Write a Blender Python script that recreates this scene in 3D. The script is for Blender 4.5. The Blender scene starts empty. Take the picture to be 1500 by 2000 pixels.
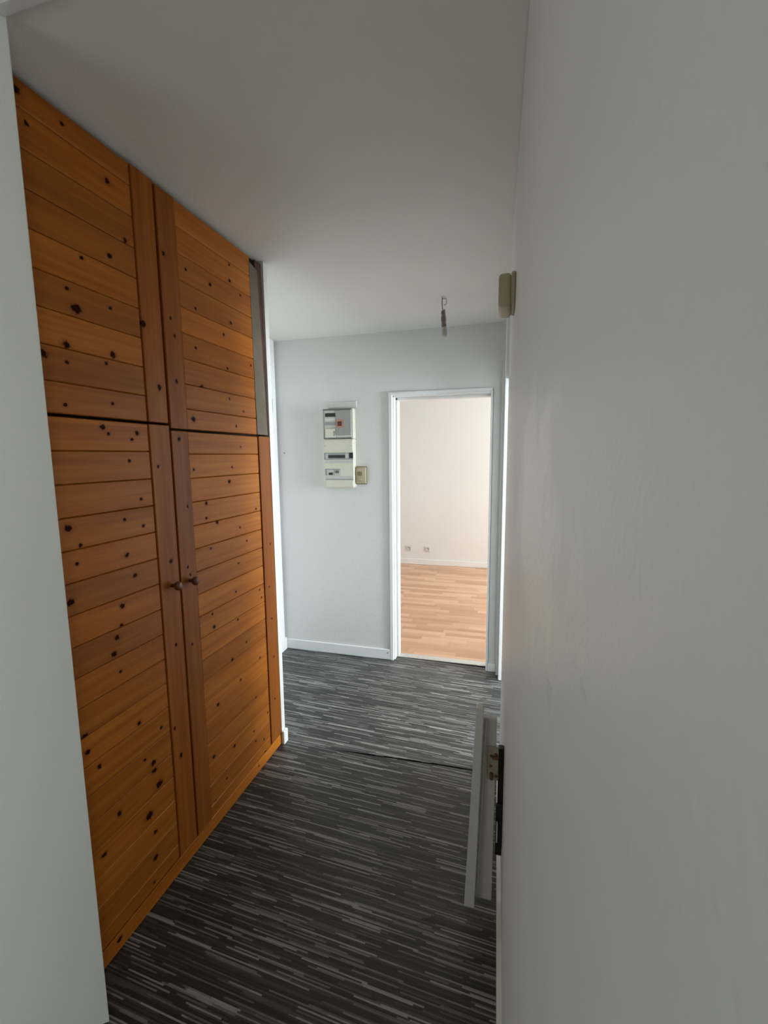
import bpy, bmesh, math, random
from mathutils import Vector, Matrix

random.seed(7)
scene = bpy.context.scene
COL = scene.collection

# ------------------------------------------------------------------ camera
# X runs across the corridor, Y along it, Z up; the lens is held close to the right wall.
CAM_H = 1.571
F_PX, YAW, PITCH, ROLL = 870.8, math.radians(15.44), math.radians(7.25), math.radians(-0.53)
fw = Vector((-math.sin(YAW) * math.cos(PITCH), math.cos(YAW) * math.cos(PITCH), -math.sin(PITCH)))
rt = Vector((math.cos(YAW), math.sin(YAW), 0))
up = rt.cross(fw)
rt2 = rt * math.cos(ROLL) + up * math.sin(ROLL)
up2 = up * math.cos(ROLL) - rt * math.sin(ROLL)
cd = bpy.data.cameras.new('camera')
cd.sensor_fit = 'VERTICAL'
cd.sensor_height = 36.0
cd.lens = F_PX / 2000.0 * 36.0
cd.clip_start = 0.002
cd.dof.use_dof = True
cd.dof.focus_distance = 2.6
cd.dof.aperture_fstop = 20.0
cam = bpy.data.objects.new('camera', cd)
m = Matrix((rt2, up2, -fw)).transposed().to_4x4()
m.translation = (0, 0, CAM_H)
cam.matrix_world = m
COL.objects.link(cam)
scene.camera = cam

# ------------------------------------------------------------------ world, daylight, exposure
world = bpy.data.worlds.new('world')
scene.world = world
world.use_nodes = True
bg = world.node_tree.nodes['Background']
bg.inputs['Color'].default_value = (0.72, 0.85, 1.0, 1)
bg.inputs['Strength'].default_value = 1.0


def window_light(name, loc, direction, sx, sy, power, color):
    l = bpy.data.lights.new(name, 'AREA')
    l.shape = 'RECTANGLE'
    l.size, l.size_y, l.energy, l.color = sx, sy, power, color
    o = bpy.data.objects.new(name, l)
    COL.objects.link(o)
    o.location = loc
    o.rotation_euler = Vector(direction).to_track_quat('-Z', 'Y').to_euler()
    return o


# daylight arriving through the windows of the room ahead, the room on the right and the room behind, plus one added fill
window_light('daylight_room_ahead', (2.56, 4.85, 1.45), (-1, 0, -0.1), 1.5, 1.9, 96, (0.92, 0.985, 1.0))
window_light('daylight_room_right', (2.56, 2.62, 1.40), (-1, 0, -0.35), 0.95, 1.3, 190, (0.83, 0.935, 1.0))
window_light('daylight_room_behind', (-2.57, -1.90, 1.45), (1, 0.25, -0.05), 1.3, 1.3, 12.2, (0.95, 1.0, 0.92))
window_light('added_fill_behind_right', (2.56, -2.25, 1.45), (-1, 0.6, -0.05), 1.2, 1.3, 37, (0.97, 1.0, 0.92))  # added fill that lifts the left wall but stays out of the corridor

vs = scene.view_settings
vs.view_transform = 'Standard'
vs.look = 'None'
vs.exposure = 0.05
vs.gamma = 1.0
vs.use_curve_mapping = False
scene.cycles.max_bounces = 6
scene.cycles.caustics_reflective = False
scene.cycles.caustics_refractive = False
scene.cycles.adaptive_threshold = 0.025


# ------------------------------------------------------------------ helpers
def mat(name):
    mm = bpy.data.materials.new(name)
    mm.use_nodes = True
    nt = mm.node_tree
    return mm, nt, nt.nodes['Principled BSDF']


def N(nt, kind, **kw):
    n = nt.nodes.new(kind)
    for k, v in kw.items():
        setattr(n, k, v)
    return n


def math_node(nt, op, a, b=None, c=None):
    n = nt.nodes.new('ShaderNodeMath')
    n.operation = op
    for i, v in enumerate((a, b, c)):
        if v is None:
            continue
        if isinstance(v, (int, float)):
            n.inputs[i].default_value = v
        else:
            nt.links.new(v, n.inputs[i])
    return n.outputs[0]


def mix(nt, fac, a, b, blend='MIX'):
    n = nt.nodes.new('ShaderNodeMix')
    n.data_type = 'RGBA'
    n.blend_type = blend
    for sock, v in ((n.inputs[0], fac), (n.inputs[6], a), (n.inputs[7], b)):
        if isinstance(v, (int, float)):
            sock.default_value = v
        elif isinstance(v, tuple):
            sock.default_value = (*v, 1) if len(v) == 3 else v
        else:
            nt.links.new(v, sock)
    return n.outputs[2]


def ramp(nt, fac, stops, interp='LINEAR'):
    n = nt.nodes.new('ShaderNodeValToRGB')
    n.color_ramp.interpolation = interp
    els = n.color_ramp.elements
    while len(els) < len(stops):
        els.new(0.5)
    for e, (p, c) in zip(els, stops):
        e.position = p
        e.color = (*c, 1)
    nt.links.new(fac, n.inputs[0])
    return n.outputs[0]


def noise(nt, vec, scale, detail=3, rough=0.55):
    n = nt.nodes.new('ShaderNodeTexNoise')
    n.inputs['Scale'].default_value = scale
    n.inputs['Detail'].default_value = detail
    n.inputs['Roughness'].default_value = rough
    if vec is not None:
        nt.links.new(vec, n.inputs['Vector'])
    return n.outputs[0]


def bump(nt, bsdf, height, strength, dist):
    b = nt.nodes.new('ShaderNodeBump')
    b.inputs['Strength'].default_value = strength
    b.inputs['Distance'].default_value = dist
    nt.links.new(height, b.inputs['Height'])
    nt.links.new(b.outputs[0], bsdf.inputs['Normal'])


def world_pos(nt):
    return nt.nodes.new('ShaderNodeNewGeometry').outputs['Position']


def mapping(nt, vec, scale=(1, 1, 1), rot=(0, 0, 0), loc=(0, 0, 0)):
    n = nt.nodes.new('ShaderNodeMapping')
    n.inputs['Scale'].default_value = scale
    n.inputs['Rotation'].default_value = rot
    n.inputs['Location'].default_value = loc
    nt.links.new(vec, n.inputs['Vector'])
    return n.outputs[0]


def plain(name, color, rough=0.5, metal=0.0, var=0.06, nscale=30, bump_s=0.0, trans=0.0):
    mm, nt, b = mat(name)
    p = N(nt, 'ShaderNodeTexCoord').outputs['Object']
    f = noise(nt, p, nscale)
    lo = tuple(c * (1 - var) for c in color)
    hi = tuple(min(1, c * (1 + var)) for c in color)
    c = ramp(nt, f, [(0.3, lo), (0.7, hi)])
    nt.links.new(c, b.inputs['Base Color'])
    b.inputs['Roughness'].default_value = rough
    b.inputs['Metallic'].default_value = metal
    if trans:
        b.inputs['Transmission Weight'].default_value = trans
    if bump_s:
        bump(nt, b, noise(nt, p, nscale * 8), bump_s, 0.001)
    return mm


def paint(name, color, rough, tex_scale, tex_strength, tex_dist, mottled=0.03, spec=0.5, low=1.5):
    """wall paint with a roller or plaster relief"""
    mm, nt, b = mat(name)
    p = world_pos(nt)
    f = noise(nt, p, 1.7, 2)
    c = ramp(nt, f, [(0.3, tuple(v * (1 - mottled) for v in color)), (0.7, color)])
    nt.links.new(c, b.inputs['Base Color'])
    b.inputs['Roughness'].default_value = rough
    b.inputs['Specular IOR Level'].default_value = spec
    if not tex_scale:
        return mm
    h = math_node(nt, 'ADD', noise(nt, p, tex_scale, 1), math_node(nt, 'MULTIPLY', noise(nt, p, tex_scale * 0.12, 2), low))
    bump(nt, b, h, tex_strength, tex_dist)
    return mm


def worn_paint(name, color):
    """satin wall paint with a coarser, scuffed area at shoulder height"""
    mm, nt, b = mat(name)
    p = world_pos(nt)
    f = noise(nt, p, 1.7, 2)
    nt.links.new(ramp(nt, f, [(0.3, tuple(v * 0.97 for v in color)), (0.7, color)]), b.inputs['Base Color'])
    s = N(nt, 'ShaderNodeSeparateXYZ')
    nt.links.new(p, s.inputs[0])
    du = math_node(nt, 'DIVIDE', math_node(nt, 'SUBTRACT', s.outputs[1], 0.62), 0.36)
    dv = math_node(nt, 'DIVIDE', math_node(nt, 'SUBTRACT', s.outputs[2], 1.50), 0.16)
    d = math_node(nt, 'SQRT', math_node(nt, 'ADD', math_node(nt, 'MULTIPLY', du, du), math_node(nt, 'MULTIPLY', dv, dv)))
    d = math_node(nt, 'ADD', d, math_node(nt, 'MULTIPLY', math_node(nt, 'SUBTRACT', noise(nt, p, 14, 1), 0.5), 1.6))
    mask = ramp(nt, d, [(0.55, (1, 1, 1)), (1.0, (0, 0, 0))])
    rough = ramp(nt, mask, [(0.0, (0.43, 0.43, 0.43)), (1.0, (0.30, 0.30, 0.30))])
    nt.links.new(rough, b.inputs['Roughness'])
    b.inputs['Specular IOR Level'].default_value = 0.5
    fine = math_node(nt, 'MULTIPLY', noise(nt, p, 240, 0), 0.25)
    coarse = math_node(nt, 'ADD', noise(nt, p, 420, 1), math_node(nt, 'MULTIPLY', noise(nt, p, 90, 1), 1.6))
    h = math_node(nt, 'ADD', fine, math_node(nt, 'MULTIPLY', math_node(nt, 'MULTIPLY', coarse, mask), 1.3))
    bump(nt, b, h, 0.6, 0.0016)
    return mm


def pine(name, grain_axis, tint=1.0, dark=1.0):
    """varnished pine: long grain, per-board tone, up to five knots a board (object properties k1..k5 = along, up, radius)"""
    mm, nt, b = mat(name)
    oc = N(nt, 'ShaderNodeTexCoord').outputs['Object']
    rnd = N(nt, 'ShaderNodeObjectInfo').outputs['Random']
    off = N(nt, 'ShaderNodeCombineXYZ')
    nt.links.new(math_node(nt, 'MULTIPLY', rnd, 37.0), off.inputs[0])
    nt.links.new(math_node(nt, 'MULTIPLY', rnd, 11.0), off.inputs[1])
    nt.links.new(math_node(nt, 'MULTIPLY', rnd, 23.0), off.inputs[2])
    # knots: distance field bends the grain and darkens the middle
    sep = N(nt, 'ShaderNodeSeparateXYZ')
    nt.links.new(oc, sep.inputs[0])
    kmask = None
    wob = math_node(nt, 'MULTIPLY', math_node(nt, 'SUBTRACT', noise(nt, oc, 110, 2), 0.5), 1.6)
    for i in range(1, 6):
        a = N(nt, 'ShaderNodeAttribute', attribute_type='OBJECT', attribute_name='k%d' % i)
        ks = N(nt, 'ShaderNodeSeparateXYZ')
        nt.links.new(a.outputs['Vector'], ks.inputs[0])
        du = math_node(nt, 'SUBTRACT', sep.outputs[1], ks.outputs[0])
        dv = math_node(nt, 'SUBTRACT', sep.outputs[2], ks.outputs[1])
        if grain_axis == 'Y':
            du = math_node(nt, 'MULTIPLY', du, 0.85)
        else:
            dv = math_node(nt, 'MULTIPLY', dv, 0.85)
        d = math_node(nt, 'SQRT', math_node(nt, 'ADD', math_node(nt, 'MULTIPLY', du, du), math_node(nt, 'MULTIPLY', dv, dv)))
        r = math_node(nt, 'MAXIMUM', ks.outputs[2], 0.00001)
        q = math_node(nt, 'ADD', math_node(nt, 'DIVIDE', d, r), wob)
        km = math_node(nt, 'SUBTRACT', 2.2, q)          # >0 inside the halo
        km = math_node(nt, 'MULTIPLY', math_node(nt, 'MAXIMUM', km, 0.0), 0.45)
        kmask = km if kmask is None else math_node(nt, 'MAXIMUM', kmask, km)
    va = N(nt, 'ShaderNodeVectorMath', operation='ADD')
    nt.links.new(oc, va.inputs[0])
    nt.links.new(off.outputs[0], va.inputs[1])
    bend = N(nt, 'ShaderNodeCombineXYZ')
    bk = math_node(nt, 'MULTIPLY', math_node(nt, 'MINIMUM', kmask, 0.6), 0.012)
    nt.links.new(bk, bend.inputs[2 if grain_axis == 'Y' else 1])
    vb = N(nt, 'ShaderNodeVectorMath', operation='ADD')
    nt.links.new(va.outputs[0], vb.inputs[0])
    nt.links.new(bend.outputs[0], vb.inputs[1])
    sc = (60, 2.2, 60) if grain_axis == 'Y' else (60, 60, 2.2)
    g1 = noise(nt, mapping(nt, vb.outputs[0], sc), 1.0, 4, 0.6)
    sc2 = (14, 0.9, 14) if grain_axis == 'Y' else (14, 14, 0.9)
    g2 = noise(nt, mapping(nt, vb.outputs[0], sc2), 1.0, 2, 0.5)
    g = math_node(nt, 'ADD', math_node(nt, 'MULTIPLY', g1, 0.55), math_node(nt, 'MULTIPLY', g2, 0.45))
    T = lambda c: tuple(v * t for v, t in zip(c, (dark, dark * tint, dark * tint)))
    base = ramp(nt, g, [(0.30, T((0.29, 0.076, 0.006))), (0.5, T((0.43, 0.128, 0.012))), (0.72, T((0.54, 0.190, 0.022)))])
    tone = math_node(nt, 'ADD', 0.80, math_node(nt, 'MULTIPLY', rnd, 0.34))
    tn = N(nt, 'ShaderNodeCombineXYZ')
    for i in range(3):
        nt.links.new(tone, tn.inputs[i])
    base = mix(nt, 1.0, base, tn.outputs[0], 'MULTIPLY')
    halo = math_node(nt, 'MINIMUM', math_node(nt, 'MULTIPLY', kmask, 1.6), 1.0)
    base = mix(nt, math_node(nt, 'MULTIPLY', halo, 0.55), base, (0.20, 0.055, 0.012))
    core = math_node(nt, 'MINIMUM', math_node(nt, 'MAXIMUM', math_node(nt, 'MULTIPLY', math_node(nt, 'SUBTRACT', kmask, 0.45), 5.0), 0.0), 1.0)
    base = mix(nt, core, base, (0.026, 0.006, 0.002))
    nt.links.new(base, b.inputs['Base Color'])
    b.inputs['Roughness'].default_value = 0.40
    nt.links.new(math_node(nt, 'SUBTRACT', 0.20, math_node(nt, 'MULTIPLY', core, 0.17)), b.inputs['Specular IOR Level'])
    bump(nt, b, g1, 0.10, 0.001)
    return mm


def striped_floor(name):
    """dark woven floor covering: thin dashes of grey and brown running across the corridor"""
    mm, nt, b = mat(name)
    p = mapping(nt, world_pos(nt), rot=(0, 0, math.radians(3.0)))
    s = N(nt, 'ShaderNodeSeparateXYZ')
    nt.links.new(p, s.inputs[0])
    u, v = s.outputs[0], s.outputs[1]

    def dashes(pitch, length, seed):
        row = math_node(nt, 'FLOOR', math_node(nt, 'DIVIDE', v, pitch))
        w1 = N(nt, 'ShaderNodeTexWhiteNoise', noise_dimensions='2D')
        c1 = N(nt, 'ShaderNodeCombineXYZ')
        nt.links.new(row, c1.inputs[0])
        c1.inputs[1].default_value = seed
        nt.links.new(c1.outputs[0], w1.inputs['Vector'])
        ln = math_node(nt, 'MULTIPLY', math_node(nt, 'ADD', math_node(nt, 'MULTIPLY', w1.outputs[0], 0.9), 0.5), length)
        seg = math_node(nt, 'FLOOR', math_node(nt, 'ADD', math_node(nt, 'DIVIDE', u, ln), math_node(nt, 'MULTIPLY', w1.outputs[0], 50)))
        c2 = N(nt, 'ShaderNodeCombineXYZ')
        nt.links.new(row, c2.inputs[0])
        nt.links.new(seg, c2.inputs[1])
        c2.inputs[2].default_value = seed
        w2 = N(nt, 'ShaderNodeTexWhiteNoise', noise_dimensions='3D')
        nt.links.new(c2.outputs[0], w2.inputs['Vector'])
        return w2.outputs[0]

    fine = dashes(0.0046, 0.20, 1.3)
    wide = dashes(0.0115, 0.5, 7.7)
    val = math_node(nt, 'ADD', math_node(nt, 'MULTIPLY', fine, 0.82), math_node(nt, 'MULTIPLY', wide, 0.18))
    weave = noise(nt, mapping(nt, p, scale=(260, 700, 1)), 1.0, 2)
    val2 = math_node(nt, 'ADD', val, math_node(nt, 'MULTIPLY', math_node(nt, 'SUBTRACT', weave, 0.5), 0.22))
    col = ramp(nt, val2, [(0.0, (0.011, 0.010, 0.009)), (0.45, (0.028, 0.026, 0.023)), (0.66, (0.058, 0.054, 0.049)),
                          (0.78, (0.14, 0.133, 0.124)), (0.92, (0.29, 0.277, 0.26))])
    nt.links.new(col, b.inputs['Base Color'])
    b.inputs['Roughness'].default_value = 0.46
    b.inputs['Specular IOR Level'].default_value = 0.4
    b.inputs['Sheen Weight'].default_value = 0.12
    b.inputs['Sheen Roughness'].default_value = 0.4
    bump(nt, b, math_node(nt, 'ADD', fine, math_node(nt, 'MULTIPLY', weave, 0.6)), 0.35, 0.0008)
    return mm


def laminate(name):
    """three-strip beech laminate: each board object shows narrow staves of differing tone"""
    mm, nt, b = mat(name)
    p = world_pos(nt)
    s = N(nt, 'ShaderNodeSeparateXYZ')
    nt.links.new(p, s.inputs[0])
    u, v = s.outputs[0], s.outputs[1]
    row = math_node(nt, 'FLOOR', math_node(nt, 'DIVIDE', v, 0.0643))
    w1 = N(nt, 'ShaderNodeTexWhiteNoise', noise_dimensions='1D')
    nt.links.new(row, w1.inputs['W'])
    seg = math_node(nt, 'FLOOR', math_node(nt, 'ADD', math_node(nt, 'DIVIDE', u, 0.38), math_node(nt, 'MULTIPLY', w1.outputs[0], 30)))
    c2 = N(nt, 'ShaderNodeCombineXYZ')
    nt.links.new(row, c2.inputs[0])
    nt.links.new(seg, c2.inputs[1])
    w2 = N(nt, 'ShaderNodeTexWhiteNoise', noise_dimensions='2D')
    nt.links.new(c2.outputs[0], w2.inputs['Vector'])
    g = noise(nt, mapping(nt, p, scale=(3, 80, 1)), 1.0, 3)
    val = math_node(nt, 'ADD', math_node(nt, 'MULTIPLY', w2.outputs[0], 0.7), math_node(nt, 'MULTIPLY', g, 0.3))
    col = ramp(nt, val, [(0.1, (0.52, 0.28, 0.155)), (0.5, (0.64, 0.375, 0.225)), (0.85, (0.76, 0.49, 0.32))])
    nt.links.new(col, b.inputs['Base Color'])
    b.inputs['Roughness'].default_value = 0.35
    return mm


M = {
    'wall': paint('wall_paint', (0.76, 0.765, 0.745), 0.43, 240, 0.60, 0.0012, spec=0.5, low=0.15),
    'worn_wall': worn_paint('scuffed_wall_paint', (0.76, 0.765, 0.745)),
    'plaster': paint('textured_wallpaper', (0.775, 0.77, 0.75), 0.6, 75, 0.35, 0.0022),
    'ceiling': paint('ceiling_paint', (0.88, 0.855, 0.81), 0.85, 190, 0.35, 0.0012),
    'room_wall': paint('room_wall_paint', (0.85, 0.85, 0.84), 0.6, 60, 0.12, 0.001),
    'gloss_white': paint('white_gloss_paint', (0.88, 0.885, 0.88), 0.28, 0, 0, 0),
    'cream_white': paint('cream_gloss_paint', (0.80, 0.785, 0.74), 0.35, 0, 0, 0),
    'pine_h': pine('pine_boards', 'Y'),
    'pine_v': pine('pine_stiles', 'Z', tint=0.93, dark=0.72),
    'pine_knob': plain('dark_pine_knob', (0.12, 0.035, 0.012), 0.35),
    'cup_dark': plain('cupboard_inside', (0.035, 0.018, 0.009), 0.8),
    'grey_wood': plain('bare_grey_wood', (0.145, 0.11, 0.075), 0.7, var=0.12, nscale=12),
    'red_wood': plain('dark_stained_edge', (0.085, 0.030, 0.018), 0.6, var=0.3, nscale=18),
    'carpet': striped_floor('striped_covering'),
    'slab': plain('floor_slab', (0.03, 0.028, 0.025), 0.9),
    'laminate': laminate('beech_laminate'),
    'metal': plain('aluminium', (0.72, 0.72, 0.70), 0.35, 0.7),
    'heater': plain('heater_enamel', (0.60, 0.585, 0.56), 0.35, var=0.04),
    'heater_body': plain('heater_side_enamel', (0.50, 0.475, 0.43), 0.4, var=0.05),
    'black': plain('recess_shade_black', (0.008, 0.007, 0.007), 0.5),  # black colour standing in for the shade of the hatch recess
    'rust': plain('rusty_metal', (0.12, 0.055, 0.025), 0.7, 0.3, var=0.4, nscale=90),
    'stained_plate': plain('stained_plate', (0.29, 0.24, 0.175), 0.6, var=0.25, nscale=60),
    'beige': plain('beige_plastic', (0.46, 0.39, 0.26), 0.45, var=0.04),
    'beige_dark': plain('dark_beige_plastic', (0.22, 0.17, 0.10), 0.5, var=0.05),
    'cream_plastic': plain('cream_plastic', (0.74, 0.71, 0.58), 0.4, var=0.03),
    'grey_plastic': plain('grey_plastic', (0.34, 0.35, 0.33), 0.4, var=0.05),
    'light_plastic': plain('light_grey_plastic', (0.58, 0.57, 0.53), 0.4, var=0.04),
    'dark_plastic': plain('dark_plastic', (0.018, 0.016, 0.014), 0.3),
    'mid_plastic': plain('mid_grey_plastic', (0.16, 0.155, 0.145), 0.4),
    'pink_label': plain('pink_label', (0.50, 0.25, 0.20), 0.5),
    'red_button': plain('dark_red_button', (0.11, 0.018, 0.012), 0.4),
    'connector': plain('grubby_connector', (0.20, 0.155, 0.115), 0.5, var=0.25, nscale=60),
    'clear_tip': plain('cloudy_plastic', (0.52, 0.51, 0.42), 0.35, trans=0.25),
    'steel': plain('hook_steel', (0.30, 0.30, 0.29), 0.3, 0.9),
    'white_plastic': plain('white_plastic', (0.74, 0.73, 0.71), 0.35),
}

WLOC = {}
CACHE = {}


def register(o, parent, wloc):
    COL.objects.link(o)
    WLOC[o] = Vector(wloc)
    if parent is not None:
        o.parent = parent
        o.location = Vector(wloc) - WLOC[parent]
    else:
        o.location = wloc
    return o


def box(name, x, y, z, material, parent=None, bevel=0.0, seg=1):
    dx, dy, dz = abs(x[1] - x[0]), abs(y[1] - y[0]), abs(z[1] - z[0])
    key = (round(dx, 5), round(dy, 5), round(dz, 5), material, bevel, seg)
    me = CACHE.get(key)
    if me is None:
        bm = bmesh.new()
        bmesh.ops.create_cube(bm, size=1.0)
        bmesh.ops.scale(bm, vec=(dx, dy, dz), verts=bm.verts)
        if bevel:
            bmesh.ops.bevel(bm, geom=bm.edges[:], offset=min(bevel, 0.45 * min(dx, dy, dz)), segments=seg, profile=0.5, affect='EDGES')
        me = bpy.data.meshes.new(name)
        bm.to_mesh(me)
        bm.free()
        if seg > 1:
            for pl in me.polygons:
                pl.use_smooth = True
        me.materials.append(M[material])
        CACHE[key] = me
    o = bpy.data.objects.new(name, me)
    return register(o, parent, ((x[0] + x[1]) / 2, (y[0] + y[1]) / 2, (z[0] + z[1]) / 2))


def raw(name, verts, faces, material, parent=None, origin=(0, 0, 0), smooth=False):
    og = Vector(origin)
    me = bpy.data.meshes.new(name)
    me.from_pydata([tuple(Vector(v) - og) for v in verts], [], faces)
    me.update()
    bm = bmesh.new()
    bm.from_mesh(me)
    bmesh.ops.recalc_face_normals(bm, faces=bm.faces[:])
    bm.to_mesh(me)
    bm.free()
    if smooth:
        for pl in me.polygons:
            pl.use_smooth = True
    me.materials.append(M[material])
    return register(bpy.data.objects.new(name, me), parent, origin)


HEX = [(0, 1, 2, 3), (7, 6, 5, 4), (0, 4, 5, 1), (1, 5, 6, 2), (2, 6, 7, 3), (3, 7, 4, 0)]


def boxes(name, items, material, parent=None, origin=(0, 0, 0)):
    """one continuous piece of the setting made of abutting boxes (a wall around an opening)"""
    v, f = [], []
    for x, y, z in items:
        n = len(v)
        v += [(x[0], y[0], z[0]), (x[1], y[0], z[0]), (x[1], y[1], z[0]), (x[0], y[1], z[0]),
              (x[0], y[0], z[1]), (x[1], y[0], z[1]), (x[1], y[1], z[1]), (x[0], y[1], z[1])]
        f += [tuple(i + n for i in q) for q in HEX]
    return raw(name, v, f, material, parent, origin)


def lathe(name, profile, axis, origin, material, parent=None, seg=20):
    """profile: (distance along axis, radius)"""
    a = Vector(axis).normalized()
    t = a.orthogonal().normalized()
    s = a.cross(t)
    v, f = [], []
    og = Vector(origin)
    for d, r in profile:
        for k in range(seg):
            th = 2 * math.pi * k / seg
            v.append(og + a * d + (t * math.cos(th) + s * math.sin(th)) * r)
    n = len(profile)
    for i in range(n - 1):
        for k in range(seg):
            k2 = (k + 1) % seg
            f.append((i * seg + k, i * seg + k2, (i + 1) * seg + k2, (i + 1) * seg + k))
    f.append(tuple(range(seg)))
    f.append(tuple((n - 1) * seg + k for k in range(seg)))
    return raw(name, v, f, material, parent, origin, smooth=True)


def tube(name, pts, r, material, parent, origin, seg=8):
    pts = [Vector(p) for p in pts]
    v, f = [], []
    prev = None
    for i, p in enumerate(pts):
        d = (pts[min(i + 1, len(pts) - 1)] - pts[max(i - 1, 0)]).normalized()
        n1 = d.orthogonal().normalized() if prev is None else (prev - d * prev.dot(d)).normalized()
        prev = n1
        n2 = d.cross(n1)
        for k in range(seg):
            th = 2 * math.pi * k / seg
            v.append(p + (n1 * math.cos(th) + n2 * math.sin(th)) * r)
    for i in range(len(pts) - 1):
        for k in range(seg):
            k2 = (k + 1) % seg
            f.append((i * seg + k, i * seg + k2, (i + 1) * seg + k2, (i + 1) * seg + k))
    f.append(tuple(range(seg)))
    f.append(tuple((len(pts) - 1) * seg + k for k in range(seg)))
    return raw(name, v, f, material, parent, origin, smooth=True)


def empty(name, loc):
    return register(bpy.data.objects.new(name, None), None, loc)


def tag(o, label, cat, group=None, kind=None):
    o['label'] = label
    o['category'] = cat
    if group:
        o['group'] = group
    if kind:
        o['kind'] = kind
    return o


def struct(o, label, cat):
    return tag(o, label, cat, kind='structure')


# ------------------------------------------------------------------ the setting
XR = 0.012            # right wall face
XC = -1.161           # cupboard front
YF = 3.18             # far wall face
ZC = 2.50

# hall floor: slab, with two sheets of striped covering that meet in a slightly raised seam
floor = struct(boxes('floor', [((-2.7, 2.75), (-3.1, 3.295), (-0.12, -0.004))], 'slab'),
               'dark striped floor covering of the corridor in two sheets', 'floor')


def seam_y(x):
    return 2.094 + (x + 0.138) * 0.04


def seam_k(x):
    return max(0.0, 1.0 - abs((x + 0.45) / 0.42) ** 3)


def sheet(name, x0, x1, near, far, lip_near, lip_far):
    nx = 60
    v, f = [], []
    for i in range(nx + 1):
        x = x0 + (x1 - x0) * i / nx
        ya = near(x)
        yb = far(x)
        k = seam_k(x)
        rows = [(ya, lip_near * k), (ya + 0.05, lip_near * 0.25 * k), (ya + 0.12, 0.0), (yb - 0.16, 0.0), (yb - 0.06, lip_far * 0.35 * k), (yb, lip_far * k)]
        for y, z in rows:
            v.append((x, y, z))
        v.append((x, yb, -0.0045 + lip_far * k))
        v.append((x, ya, -0.0045 + lip_near * k))
    R = 8
    for i in range(nx):
        a, b2 = i * R, (i + 1) * R
        for k in range(R):
            k2 = (k + 1) % R
            f.append((a + k, b2 + k, b2 + k2, a + k2))
    f.append(tuple(range(R)))
    f.append(tuple(nx * R + k for k in range(R)))
    return raw(name, v, f, 'carpet', floor)


sheet('floor_sheet', -2.6, 2.6, lambda x: -3.0, lambda x: seam_y(x) - 0.0005, 0.0, 0.0)
sheet('floor_sheet', -1.93, 2.6, lambda x: seam_y(x) + 0.0045 * seam_k(x), lambda x: 3.232 if x < -0.45 or x > 0.2 else 3.232 - 0.05 * (x + 0.45), 0.005, 0.0)

# room ahead: laminate boards on a slab
floor2 = struct(boxes('floor', [((-2.6, 2.7), (3.295, 6.35), (-0.12, -0.006))], 'slab'),
                'honey beech laminate floor of the bright room ahead', 'floor')
row = 0
y = 3.297
while y < 6.19:
    y2 = min(y + 0.1929, 6.20)
    x = -2.55 + (-0.45 * row) % 1.285 - 1.285
    while x < 2.6:
        xa, xb = max(x, -2.55), min(x + 1.285, 2.6)
        if xb - xa > 0.05:
            box('plank', (xa + 0.0004, xb - 0.0004), (y + 0.0004, y2 - 0.0004), (-0.006, 0.004), 'laminate', floor2, 0.0012)
        x += 1.285
    y = y2
    row += 1

# ceilings
v = []
ys = [(-3.1, ZC), (2.05, ZC), (3.18, 2.437), (3.30, 2.437)]
for yy, zz in ys:
    v += [(-1.95, yy, zz), (0.12, yy, zz), (0.12, yy, 2.66), (-1.95, yy, 2.66)]
f = []
for i in range(3):
    a = i * 4
    for k in range(4):
        k2 = (k + 1) % 4
        f.append((a + k, a + k2, a + 4 + k2, a + 4 + k))
f += [(0, 1, 2, 3), (12, 13, 14, 15)]
struct(raw('ceiling', v, f, 'ceiling'), 'off-white painted corridor ceiling', 'ceiling')
struct(boxes('ceiling', [((-2.7, -1.95), (-3.1, 1.2), (2.5, 2.62))], 'ceiling'), 'white ceiling at the far left of the room behind', 'ceiling')
struct(boxes('ceiling', [((0.12, 2.75), (-3.1, 3.295), (2.5, 2.62))], 'ceiling'), 'white ceiling of the rooms to the right of the corridor', 'ceiling')
struct(boxes('ceiling', [((-2.6, 2.75), (3.305, 6.35), (2.5, 2.62))], 'ceiling'), 'white ceiling of the bright room ahead', 'ceiling')
struct(boxes('trim_1', [((-1.04, XR), (0.79, 0.812), (2.491, 2.4995))], 'wall'), 'shallow white ceiling band across the corridor at the near wall end', 'trim')

# right wall: runs past the lens to the opening of the room on the right, then a short far piece
def xr(y):
    return 0.0454 - 0.0224 * y


rw = [(xr(-0.15), -0.15), (0.114, -0.15), (0.114, 2.16), (xr(2.16), 2.16)]
struct(raw('wall_right', [(a, b2, z) for z in (0.0, 2.498) for a, b2 in rw], HEX, 'worn_wall'),
       'long smooth satin white wall filling the right side', 'wall')
struct(boxes('wall_right', [((-0.046, 0.114), (3.125, 3.185), (0, 2.44))], 'wall'),
       'short white wall piece in the far right corner', 'wall')
struct(boxes('wall_right', [((xr(2.16), 0.114), (2.16, 3.05), (2.05, 2.51))], 'wall'),
       'white wall piece above the opening on the right', 'wall')
struct(box('trim_2', (-0.027, 0.12), (3.05, 3.125), (0, 2.446), 'gloss_white', None, 0.004),
       'white full-height post at the far right corner', 'trim')
bw = [(xr(-0.15) - 0.013, -0.15), (xr(-0.15), -0.15), (xr(2.16), 2.16), (xr(2.16) - 0.013, 2.16)]
struct(raw('baseboard_right', [(a, b2, z) for z in (0.0, 0.07) for a, b2 in bw], HEX, 'cream_white'),
       'low cream baseboard along the right wall', 'baseboard')

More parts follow.
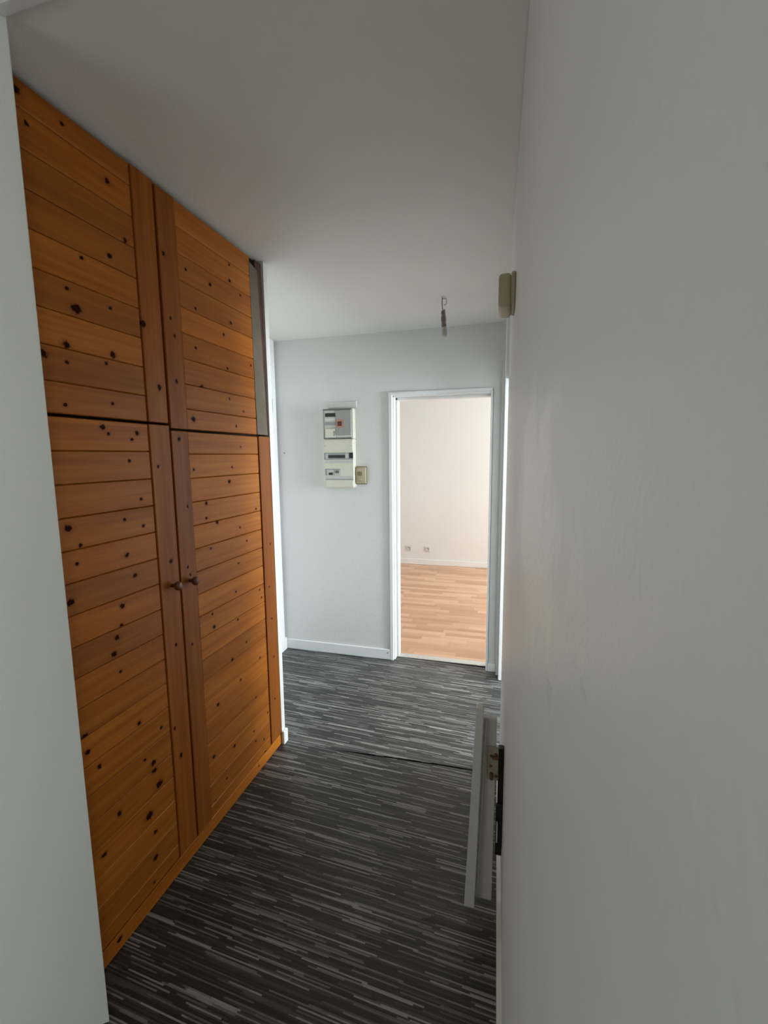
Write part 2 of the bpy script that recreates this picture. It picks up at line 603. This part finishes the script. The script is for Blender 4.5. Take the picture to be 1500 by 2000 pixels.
# left wall near the lens, its end at the cupboard niche
wl = [(-1.041, 0.817), (-1.041, 0.815), (-2.62, -0.30), (-2.62, 0.817)]
struct(raw('wall_left', [(a, b2, z) for z in (0.0, 2.498) for a, b2 in wl], HEX, 'wall'),
       'plain white wall end on the left in front of the wooden cupboard', 'wall')
# partition end just past the cupboard
struct(boxes('trim_3', [((-1.90, -1.156), (2.041, 2.076), (0, 2.4985))], 'cream_white'),
       'narrow white partition end beside the wooden cupboard', 'trim')
struct(box('baseboard_left', (-1.156, -1.140), (2.036, 2.080), (0, 0.075), 'gloss_white', None, 0.003),
       'small white baseboard stub at the foot of the partition end', 'baseboard')
# recessed left wall of the hall end, with a door casing by the corner
struct(boxes('wall_left', [((-1.90, -1.745), (2.076, 3.19), (0, 2.47))], 'plaster'),
       'recessed white wall left of the fuse box wall', 'wall')
t4 = struct(box('trim_4', (-1.745, -1.722), (3.03, 3.155), (0, 2.440), 'gloss_white', None, 0.004),
            'white full-height door casing in the far left corner', 'trim')
box('casing_block', (-1.745, -1.708), (3.02, 3.162), (0, 0.10), 'gloss_white', t4, 0.004)
box('strike_plate', (-1.7215, -1.7195), (3.08, 3.10), (1.90, 2.00), 'metal', t4, 0.0006)

# far wall with the doorway
DX0, DX1, DZ = -0.826, -0.100, 2.012
struct(boxes('wall_far', [((-1.90, DX0), (YF, 3.295), (0, 2.49)), ((DX1, 2.75), (YF, 3.295), (0, 2.49)),
                          ((DX0, DX1), (YF, 3.295), (DZ, 2.49))], 'plaster'),
       'textured white wall at the corridor end around the doorway', 'wall')
dr = empty('door_1', ((DX0 + DX1) / 2, YF, 0))
struct(dr, 'white painted door frame of the open doorway to the bright room', 'door')
# architrave on the hall side
box('architrave', (-0.834, -0.808), (YF - 0.016, YF + 0.01), (0, 2.018), 'gloss_white', dr, 0.003)
box('architrave', (-0.808, -0.106), (YF - 0.016, YF + 0.01), (1.998, 2.018), 'gloss_white', dr, 0.003)
box('architrave', (-0.118, -0.104), (YF - 0.010, YF + 0.01), (0, 1.998), 'gloss_white', dr, 0.003)
# jambs, stepped
box('jamb', (DX0, -0.800), (YF + 0.01, 3.295), (0, DZ - 0.02), 'gloss_white', dr)
box('jamb', (DX1, -0.112), (YF + 0.01, 3.295), (0, DZ - 0.02), 'gloss_white', dr)
box('head_jamb', (DX0, DX1), (YF + 0.01, 3.295), (DZ - 0.026, DZ), 'gloss_white', dr)
box('door_stop', (-0.800, -0.784), (3.245, 3.310), (0, DZ - 0.026), 'gloss_white', dr, 0.003)
box('door_stop', (-0.800, -0.112), (3.245, 3.310), (1.968, DZ - 0.026), 'gloss_white', dr, 0.003)
box('threshold_bar', (-0.800, -0.112), (3.235, 3.300), (0.0, 0.007), 'metal', dr, 0.003)
# baseboards in the hall end
b1 = struct(box('baseboard_far', (-1.740, -0.834), (YF - 0.014, YF), (0, 0.083), 'gloss_white', None, 0.004),
            'white baseboard under the fuse box wall', 'baseboard')
box('baseboard_plug', (-0.862, -0.850), (YF - 0.0165, YF - 0.0135), (0.052, 0.060), 'mid_plastic', b1, 0.001)
struct(box('baseboard_far', (-0.104, -0.046), (YF - 0.018, YF), (0, 0.062), 'gloss_white', None, 0.004),
       'short white baseboard right of the doorway', 'baseboard')

# room ahead
struct(boxes('wall_back', [((-2.6, 2.7), (6.20, 6.32), (0, 2.5))], 'room_wall'), 'bright white back wall of the room ahead', 'wall')
struct(box('baseboard_back', (-2.5, 2.6), (6.185, 6.20), (0.004, 0.085), 'gloss_white', None, 0.004), 'white baseboard at the back of the bright room', 'baseboard')
struct(boxes('wall_left', [((-2.6, -2.5), (3.295, 6.20), (0, 2.5))], 'room_wall'), 'white left wall of the room ahead, hidden from the corridor', 'wall')


def wall_with_window(name, y0, y1, wy0, wy1, wz0, wz1, label):
    struct(boxes(name, [((2.6, 2.7), (y0, wy0), (0, 2.5)), ((2.6, 2.7), (wy1, y1), (0, 2.5)),
                        ((2.6, 2.7), (wy0, wy1), (0, wz0)), ((2.6, 2.7), (wy0, wy1), (wz1, 2.5))], 'room_wall'), label, 'wall')


wall_with_window('wall_right', 3.295, 6.20, 4.1, 5.6, 0.5, 2.4, 'white window wall of the room ahead, hidden from the corridor')
wall_with_window('wall_right', 1.0, 3.18, 2.12, 3.12, 0.7, 2.1, 'white window wall of the room on the right')
wall_with_window('wall_right', -3.0, 0.9, -2.85, -1.65, 0.8, 2.1, 'white side wall of the room behind')


def window_frame(n, y0, y1, z0, z1, label):
    w = empty('window_%d' % n, (2.65, (y0 + y1) / 2, z0))
    struct(w, label, 'window')
    ym = (y0 + y1) / 2
    for a, b2, c, d in ((y0, y0 + 0.06, z0, z1), (y1 - 0.06, y1, z0, z1), (ym - 0.05, ym + 0.05, z0 + 0.06, z1 - 0.06),
                        (y0 + 0.06, y1 - 0.06, z0, z0 + 0.06), (y0 + 0.06, y1 - 0.06, z1 - 0.06, z1)):
        box('window_frame', (2.62, 2.67), (a, b2), (c, d), 'gloss_white', w, 0.004)


window_frame(1, 4.1, 5.6, 0.5, 2.4, 'white casement window of the room ahead')
window_frame(2, 2.12, 3.12, 0.7, 2.1, 'white casement window of the room on the right')
# room on the right and room behind the lens
struct(boxes('wall_near', [((0.114, 2.7), (0.9, 1.0), (0, 2.5))], 'room_wall'), 'white wall between the right hand rooms', 'wall')
struct(boxes('wall_behind', [((-2.7, 2.7), (-3.1, -3.0), (0, 2.5))], 'room_wall'), 'white wall behind the viewer', 'wall')
struct(boxes('wall_left', [((-2.7, -2.6), (-3.0, -2.55), (0, 2.5)), ((-2.7, -2.6), (-1.25, 0.817), (0, 2.5)),
                             ((-2.7, -2.6), (-2.55, -1.25), (0, 0.8)), ((-2.7, -2.6), (-2.55, -1.25), (2.1, 2.5))], 'room_wall'), 'white window wall at the left of the room behind', 'wall')
struct(boxes('wall_near', [((0.114, 2.7), (-0.15, -0.05), (0, 2.5))], 'room_wall'), 'white cross wall behind the right wall', 'wall')

# ------------------------------------------------------------------ wooden cupboard
KNOTS = [(0.913, 2.452, 0.013), (0.934, 2.389, 0.007), (1.031, 2.45, 0.007), (1.164, 2.382, 0.01), (1.215, 2.24, 0.01), (1.151, 2.169, 0.01), (1.055, 2.126, 0.007), (1.002, 2.027, 0.007), (1.024, 1.981, 0.017), (1.138, 2.017, 0.007), (0.984, 1.876, 0.013), (1.133, 1.881, 0.013), (0.916, 1.839, 0.013), (0.981, 1.829, 0.007), (1.108, 1.851, 0.007), (0.964, 1.715, 0.007), (1.118, 1.734, 0.007), (1.261, 2.005, 0.013), (1.311, 1.809, 0.013), (1.374, 2.265, 0.01), (1.388, 2.058, 0.007), (1.402, 2.0, 0.007), (1.397, 1.843, 0.01), (1.489, 2.257, 0.007), (1.629, 2.253, 0.01), (1.765, 2.315, 0.01), (1.767, 2.38, 0.007), (1.842, 2.281, 0.007), (1.531, 2.133, 0.007), (1.759, 2.141, 0.01), (1.703, 2.079, 0.007), (1.52, 1.986, 0.007), (1.903, 1.991, 0.007), (1.718, 1.944, 0.007), (1.544, 1.842, 0.013), (1.721, 1.818, 0.007), (1.824, 1.774, 0.007), (1.481, 1.714, 0.013), (1.761, 1.705, 0.007), (1.075, 1.662, 0.01), (1.094, 1.642, 0.007), (1.203, 1.65, 0.01), (1.179, 1.629, 0.007), (1.163, 1.56, 0.007), (1.199, 1.435, 0.007), (1.127, 1.377, 0.007), (0.939, 1.38, 0.013), (1.199, 1.346, 0.007), (0.97, 1.326, 0.007), (1.124, 1.263, 0.01), (0.952, 1.276, 0.007), (1.149, 1.19, 0.01), (0.923, 1.174, 0.013), (1.091, 1.107, 0.01), (1.081, 1.047, 0.007), (1.06, 1.014, 0.01), (1.045, 0.967, 0.013), (1.064, 0.902, 0.007), (1.117, 0.693, 0.01), (1.209, 0.619, 0.007), (0.925, 0.769, 0.013), (0.929, 0.719, 0.01), (1.162, 0.517, 0.013), (1.128, 0.553, 0.007), (0.961, 0.652, 0.007), (1.279, 1.54, 0.007), (1.307, 1.2, 0.01), (1.303, 0.888, 0.007), (1.268, 0.58, 0.007), (1.289, 0.459, 0.01), (1.39, 1.636, 0.01), (1.412, 1.387, 0.007), (1.392, 1.158, 0.007), (1.403, 1.126, 0.007), (1.388, 0.853, 0.007), (1.413, 0.512, 0.007), (1.4, 0.658, 0.007), (1.787, 1.615, 0.007), (1.713, 1.526, 0.007), (1.465, 1.523, 0.007), (1.688, 1.465, 0.01), (1.527, 1.387, 0.01), (1.89, 1.321, 0.007), (1.588, 1.3, 0.01), (1.522, 1.327, 0.007), (1.75, 1.253, 0.007), (1.799, 1.182, 0.007), (1.538, 1.2, 0.007), (1.725, 1.093, 0.007), (1.694, 0.969, 0.007), (1.904, 0.876, 0.007), (1.89, 0.919, 0.007), (1.531, 0.868, 0.01), (1.698, 0.838, 0.007), (1.523, 0.926, 0.007), (1.755, 0.707, 0.007), (1.641, 0.672, 0.01), (1.865, 0.575, 0.01), (1.694, 0.55, 0.007), (1.525, 0.526, 0.01), (1.813, 0.398, 0.007), (1.913, 0.259, 0.007), (1.781, 0.24, 0.007), (1.621, 0.271, 0.01), (1.794, 0.181, 0.007), (1.868, 0.14, 0.007), (1.478, 0.318, 0.01), (1.882, 0.062, 0.007), (2.004, 1.128, 0.007), (1.976, 0.91, 0.007), (1.989, 0.736, 0.007), (1.993, 0.527, 0.007), (1.985, 0.297, 0.007), (0.961, 0.648, 0.007), (1.164, 0.49, 0.013), (1.179, 0.423, 0.017), (1.013, 0.449, 0.01), (1.126, 0.345, 0.017), (1.147, 0.266, 0.01), (0.949, 0.365, 0.01), (1.14, 0.171, 0.013), (1.124, 0.088, 0.007), (0.972, 0.039, 0.01), (1.555, 0.161, 0.007), (1.472, 0.116, 0.01), (1.874, 0.067, 0.007), (1.809, 0.033, 0.007)]

cup = empty('built_in_cupboard', (XC - 0.25, 1.44, 0))
tag(cup, 'tall built-in cupboard with knotty honey pine board doors along the left wall', 'cupboard')
FR = XC                     # face of the boards
BACK = XC - 0.022


def give_knots(o, y0, y1, z0, z1):
    cy, cz = (y0 + y1) / 2, (z0 + z1) / 2
    i = 1
    for ky, kz, kr in KNOTS:
        if y0 - 0.004 <= ky <= y1 + 0.004 and z0 <= kz < z1 and i <= 5:
            o['k%d' % i] = (ky - cy, kz - cz, kr * 0.74)
            i += 1


# carcass: sides, back, top
box('carcass_back', (-1.75, -1.735), (0.83, 2.035), (0.0, 2.47), 'cup_dark', cup)
box('carcass_side', (-1.735, BACK - 0.02), (0.82, 0.835), (0.0, 2.47), 'cup_dark', cup)
box('carcass_side', (-1.735, BACK - 0.02), (2.025, 2.04), (0.0, 2.47), 'cup_dark', cup)
box('carcass_shelf', (-1.735, BACK - 0.03), (0.835, 2.025), (1.66, 1.69), 'cup_dark', cup)
PITCH_B = 0.0917


def door(y0, y1, z0, z1, stile, batten, z_first, zoff_rows):
    """a ledged board door: backing, horizontal boards between y of stile and batten, upright stile and batten"""
    d = box('door', (BACK - 0.016, BACK - 0.0005), (y0, y1), (z0, z1), 'cup_dark', cup)
    by0, by1 = y0, y1
    strips = []
    for st in (stile, batten):
        if st:
            strips.append(st)
    if stile[0] <= y0 + 1e-6:
        by0 = stile[1]
    else:
        by1 = stile[0]
    if batten:
        if batten[0] <= y0 + 1e-6:
            by0 = batten[1]
        else:
            by1 = batten[0]
    for s0, s1 in strips:
        o = box('stile', (BACK, FR + 0.004), (s0 + 0.001, s1 - 0.001), (z0, z1), 'pine_v', d, 0.002)
        give_knots(o, s0, s1, z0, z1)
    zt = z1
    k = 0
    while zt > z0 + 0.012:
        zb = max(z0, (z_first - k * PITCH_B) if zt > z_first - k * PITCH_B + 0.01 else zt - PITCH_B)
        k += 1
        o = box('board', (BACK, FR), (by0 + 0.001, by1 - 0.001), (zb + 0.0007, zt - 0.0007), 'pine_h', d, 0.0026)
        give_knots(o, by0, by1, zb, zt)
        zt = zb
    return d


# lower left / lower right
dLL = door(0.84, 1.3455, 0.066, 1.682, (1.251, 1.3455), (0.84, 0.895), 1.591, 0)
dLR = door(1.3515, 1.9325, 0.062, 1.666, (1.3515, 1.440), None, 1.582, 0)
# upper left / upper right
dUL = door(0.84, 1.3435, 1.690, 2.482, (1.252, 1.3435), (0.84, 0.895), 2.416, 0)
dUR = door(1.3525, 1.930, 1.674, 2.478, (1.3525, 1.444), None, 2.392, 0)
# batten beside the lower right door, bare strip and stained edge beside the upper right door
o = box('end_batten', (BACK, FR + 0.003), (1.938, 2.040), (0.066, 1.668), 'pine_v', cup, 0.002)
give_knots(o, 1.938, 2.040, 0.066, 1.668)
raw('bare_filler_strip', [(BACK, 1.932, 1.676), (BACK, 2.028, 1.676), (BACK, 2.004, 2.462), (BACK, 1.922, 2.462),
                          (FR + 0.001, 1.932, 1.676), (FR + 0.001, 2.028, 1.676), (FR + 0.001, 1.990, 2.440), (FR + 0.001, 1.922, 2.455)],
    HEX, 'grey_wood', cup, (BACK, 1.97, 2.05))
box('stained_edge', (BACK - 0.01, FR - 0.006), (1.985, 2.041), (1.676, 2.488), 'red_wood', cup, 0.002)
box('carcass_rail', (BACK - 0.03, BACK - 0.012), (0.84, 2.04), (2.44, 2.497), 'cup_dark', cup)
# plinth board under the doors
o = box('plinth', (BACK, FR + 0.001), (0.84, 2.040), (0.004, 0.0605), 'pine_h', cup, 0.002)
give_knots(o, 0.84, 2.04, 0.0, 0.0605)
# turned knobs
for dd, ky, kz in ((dLL, 1.305, 1.111), (dLR, 1.398, 1.104)):
    lathe('knob', [(-0.003, 0.006), (0.008, 0.0065), (0.014, 0.010), (0.020, 0.0150), (0.027, 0.0165), (0.033, 0.0145), (0.036, 0.009), (0.037, 0.002)],
          (1, 0, 0), (FR + 0.004, ky, kz), 'pine_knob', dd)

# ------------------------------------------------------------------ fuse box on the far wall
PX, PZ, PY = -1.326, 1.912, 3.120      # front upper left corner
SX, SZ = 0.00400, 0.003785             # metres per unit of the layout below
eb = empty('fuse_box', (-1.21, YF, 1.333))
tag(eb, 'cream fuse box with main breaker and two breaker rows on the far wall', 'fuse box')


def pr(name, x0, x1, y0, y1, d0, d1, m_, parent=None, bv=0.0008):
    """rectangle in layout units (origin 630,800), standing d0..d1 proud of the front plane"""
    return box(name, (PX + (x0 - 630) * SX, PX + (x1 - 630) * SX), (PY - d1, PY - d0), (PZ - (y1 - 800) * SZ, PZ - (y0 - 800) * SZ), m_, parent or eb, bv)


pr('housing', 630, 689, 858, 952.5, -0.060, 0.0, 'cream_plastic', bv=0.003)
up_ = pr('breaker_housing', 630, 689, 800, 857.5, -0.060, -0.006, 'cream_plastic', bv=0.003)
pr('frame_rim', 630.5, 686, 800, 802.5, -0.008, 0.001, 'mid_plastic', up_)
pr('frame_rim', 630.5, 686, 855, 857.5, -0.008, 0.001, 'mid_plastic', up_)
pr('frame_rim', 630.5, 632.6, 802.5, 855, -0.008, 0.001, 'grey_plastic', up_)
mb = pr('main_breaker', 656, 685.5, 803, 850, -0.008, 0.004, 'grey_plastic', up_, 0.002)
pr('meter_block', 633, 655.5, 803, 836, -0.008, -0.001, 'light_plastic', up_)
pr('display', 635, 655, 808, 815, -0.002, 0.0006, 'dark_plastic', up_, 0.0004)
pr('label_strip', 634, 655, 818, 822, -0.002, 0.0004, 'white_plastic', up_, 0.0003)
pr('label_strip', 634, 655, 825, 831, -0.002, 0.0003, 'grey_plastic', up_, 0.0003)
pr('cover_block', 634, 655, 838, 855, -0.008, 0.002, 'cream_plastic', up_, 0.002)
pr('slot', 650.5, 654, 842, 852, 0.001, 0.0026, 'grey_plastic', up_, 0.0004)
pr('pink_label', 656.5, 672, 820, 836, 0.003, 0.0048, 'pink_label', up_, 0.0005)
pr('push_button', 660, 668, 824.5, 833, 0.004, 0.010, 'red_button', up_, 0.0015)
pr('lower_lip', 656, 686, 850.5, 855, -0.008, -0.001, 'light_plastic', up_)
# blank plate, first row of breakers
pr('blank_plate', 632, 687.5, 861, 881, -0.002, 0.003, 'cream_plastic', bv=0.002)
for sx in (633.5, 685.5):
    lathe('screw', [(0, 0.0035), (0.0015, 0.0033)], (0, -1, 0), (PX + (sx - 630) * SX, PY - 0.003, PZ - 71 * SZ), 'grey_plastic', eb, 10)
r1 = pr('breaker_row', 631, 688.5, 884, 898, -0.002, 0.001, 'grey_plastic')
for i in range(8):
    pr('breaker', 640.2 + i * 4.1, 644.0 + i * 4.1, 889, 894.5, 0.0, 0.006, 'dark_plastic', r1, 0.0006)
pr('breaker', 673.2, 679.0, 886, 895, 0.0, 0.004, 'light_plastic', r1, 0.0006)
pr('breaker', 634, 639.4, 886, 896, 0.0, 0.003, 'light_plastic', r1, 0.0006)
pr('empty_slot', 680.5, 688.3, 884.3, 895, 0.0005, 0.0018, 'dark_plastic', r1, 0.0004)
pr('label_strip', 632, 688, 899.5, 904.5, -0.002, 0.002, 'light_plastic')
# second row
r2 = pr('breaker_row', 632.5, 663, 915.5, 928.5, -0.002, 0.001, 'grey_plastic')
pr('breaker', 636, 650, 917.5, 927.8, 0.0, 0.003, 'light_plastic', r2, 0.0006)
pr('toggle', 640, 648, 923, 927.5, 0.002, 0.006, 'dark_plastic', r2, 0.0006)
pr('breaker', 651, 662, 917.5, 927.8, 0.0, 0.003, 'light_plastic', r2, 0.0006)
pr('toggle', 653, 660, 919, 924.5, 0.002, 0.006, 'mid_plastic', r2, 0.0006)
pr('label_strip', 633, 688, 930, 934.5, -0.002, 0.0015, 'light_plastic')
pr('label_strip', 633, 688, 935.2, 937.5, -0.002, 0.0010, 'grey_plastic')
pr('blank_plate', 633, 687.5, 939, 951, -0.002, 0.002, 'cream_plastic', bv=0.002)
# open clear lid standing up above the breaker
pr('raised_lid', 636, 692, 785.5, 797.5, -0.060, -0.052, 'white_plastic', bv=0.002)
pr('lid_rib', 637, 691, 789.5, 790.6, -0.053, -0.049, 'white_plastic', bv=0.0005)
pr('lid_rib', 637, 691, 795, 796.2, -0.053, -0.049, 'white_plastic', bv=0.0005)

# small beige control beside it
th = empty('control_box', (-1.045, YF, 1.361))
tag(th, 'small beige control box beside the fuse box near its lower right', 'control box')
box('base', (-1.088, -1.004), (YF - 0.012, YF), (1.358, 1.490), 'beige_dark', th, 0.003)
cvr = box('cover', (-1.084, -1.008), (YF - 0.032, YF - 0.012), (1.364, 1.485), 'beige', th, 0.004, 2)
box('window', (-1.072, -1.036), (YF - 0.0335, YF - 0.0315), (1.422, 1.452), 'beige_dark', cvr, 0.0008)
lathe('dial', [(0, 0.011), (0.004, 0.0105), (0.005, 0.009)], (0, -1, 0), (-1.046, YF - 0.032, 1.392), 'beige', cvr, 16)

# nail in the far wall
tag(lathe('nail', [(0, 0.002), (0.006, 0.002), (0.0065, 0.0065), (0.009, 0.006)], (0, -1, 0), (-1.678, YF - 0.0, 1.595), 'grey_plastic', None, 10),
    'tiny grey nail in the far wall left of the fuse box', 'nail')

# sockets low on the back wall of the room ahead
for sx, lab in ((-1.345, 'white wall socket on the bright back wall, left one of two'), (-1.070, 'white wall socket on the bright back wall, right one of two')):
    so = empty('wall_socket', (sx, 6.20, 0.235))
    tag(so, lab, 'socket', 'sockets low on the back wall of the bright room')
    box('plate', (sx - 0.040, sx + 0.040), (6.189, 6.20), (0.195, 0.275), 'white_plastic', so, 0.003)
    rg = lathe('socket_well', [(0, 0.024), (0.006, 0.024), (0.0065, 0.020), (0.001, 0.019)], (0, -1, 0), (sx + 0.004, 6.189, 0.235), 'light_plastic', so, 20)
    for px in (-0.009, 0.009):
        lathe('pin_hole', [(0, 0.003), (0.0012, 0.003)], (0, -1, 0), (sx + 0.004 + px, 6.1895, 0.235), 'dark_plastic', rg, 8)

# ------------------------------------------------------------------ bare lamp connection on the ceiling
HX, HY, HZ = -0.370, 2.68, 2.4655
la = empty('ceiling_lamp_holder', (HX, HY, HZ))
tag(la, 'bare lamp holder hanging from a wire hook on the ceiling', 'lamp holder')
pts = [(HX - 0.010, HY, HZ), (HX - 0.010, HY, HZ - 0.010), (HX + 0.010, HY, HZ - 0.010), (HX + 0.012, HY, HZ - 0.022), (HX + 0.011, HY, HZ - 0.038),
       (HX + 0.003, HY, HZ - 0.046), (HX - 0.003, HY, HZ - 0.040)]
tube('hook', pts, 0.0022, 'steel', la, (HX, HY, HZ))
lathe('ceiling_rose', [(0, 0.016), (0.003, 0.015), (0.004, 0.010)], (0, 0, -1), (HX - 0.006, HY, HZ + 0.001), 'white_plastic', la, 16)
tube('cable', [(HX - 0.012, HY, HZ), (HX - 0.014, HY + 0.003, HZ - 0.03), (HX - 0.011, HY + 0.002, HZ - 0.06), (HX - 0.006, HY, HZ - 0.085)], 0.0028, 'mid_plastic', la, (HX, HY, HZ))
co = lathe('connector', [(0, 0.006), (0.006, 0.012), (0.035, 0.012), (0.037, 0.0145), (0.058, 0.015), (0.062, 0.013), (0.085, 0.014), (0.095, 0.0125)],
           (0.06, 0, -1), (HX - 0.007, HY, HZ - 0.072), 'connector', la, 16)
tube('lead', [(HX + 0.002, HY - 0.012, HZ - 0.07), (HX + 0.006, HY - 0.014, HZ - 0.10), (HX + 0.009, HY - 0.013, HZ - 0.15)], 0.003, 'grey_plastic', la, (HX, HY, HZ))
lathe('bulb_socket', [(0, 0.011), (0.004, 0.0135), (0.045, 0.0145), (0.052, 0.0125), (0.055, 0.006)],
      (0.06, 0, -1), (HX + 0.000, HY, HZ - 0.163), 'clear_tip', la, 18)

# ------------------------------------------------------------------ rounded box on the right wall
ch = empty('wall_box', (XR, 1.56, 2.026))
tag(ch, 'beige rounded plastic box mounted high on the edge of the right wall', 'box')
box('base', (-0.002, XR), (1.503, 1.632), (2.032, 2.129), 'beige', ch, 0.004)
box('cover', (-0.040, -0.001), (1.500, 1.635), (2.026, 2.126), 'beige', ch, 0.012, 4)

# ------------------------------------------------------------------ narrow hatch door standing open on the right wall
he = empty('hatch_door', (-0.03, 1.37, 0.05))
tag(he, 'narrow white hatch door standing open low on the right wall, with rusty hinge', 'hatch door')


def slab(name, top, bot, zt, zb, y0, y1, m_, parent):
    """leaning slab: top and bot are the x ranges at its top and bottom"""
    vv = [(bot[0], y0, zb), (bot[1], y0, zb), (bot[1], y1, zb), (bot[0], y1, zb), (top[0], y0, zt), (top[1], y0, zt), (top[1], y1, zt), (top[0], y1, zt)]
    oo = raw(name, vv, HEX, m_, parent, ((top[0] + bot[1]) / 2, y0, zb))
    bm = bmesh.new()
    bm.from_mesh(oo.data)
    bmesh.ops.bevel(bm, geom=bm.edges[:], offset=0.0025, segments=2, profile=0.5, affect='EDGES')
    bm.to_mesh(oo.data)
    bm.free()
    return oo


slab('outer_lip', (-0.076, -0.052), (-0.105, -0.071), 0.776, 0.052, 1.352, 1.376, 'heater', he)
slab('door_leaf', (-0.056, -0.012), (-0.075, -0.016), 0.726, 0.064, 1.383, 1.405, 'heater_body', he)
slab('rebate_strip', (-0.048, -0.043), (-0.067, -0.061), 0.715, 0.10, 1.377, 1.385, 'heater', he)
box('recess_shade_plate', (-0.005, 0.013), (1.42, 1.445), (0.235, 0.600), 'black', he, 0.002)  # black plates stand in for the dark recess behind the leaf
box('recess_shade_plate', (-0.009, 0.0125), (1.409, 1.4195), (0.215, 0.405), 'black', he, 0.002)
box('keeper', (-0.0065, -0.0015), (1.402, 1.4085), (0.268, 0.343), 'white_plastic', he, 0.001)
box('keeper', (-0.001, XR), (1.446, 1.456), (0.18, 0.24), 'heater_body', he, 0.002)
hp = box('hinge_plate', (-0.040, -0.004), (1.3775, 1.3828), (0.515, 0.632), 'stained_plate', he, 0.002)
for hx, hz in ((-0.026, 0.600), (-0.012, 0.607), (-0.028, 0.565), (-0.024, 0.530), (-0.010, 0.532)):
    lathe('rusty_screw', [(0, 0.0052), (0.002, 0.005), (0.004, 0.003)], (0, -1, 0), (hx, 1.3775, hz), 'rust', hp, 10)
box('rusty_hook', (-0.024, -0.002), (1.370, 1.3773), (0.592, 0.603), 'rust', hp, 0.003, 2)
box('rusty_hook', (-0.030, -0.021), (1.371, 1.3773), (0.517, 0.545), 'rust', hp, 0.003, 2)
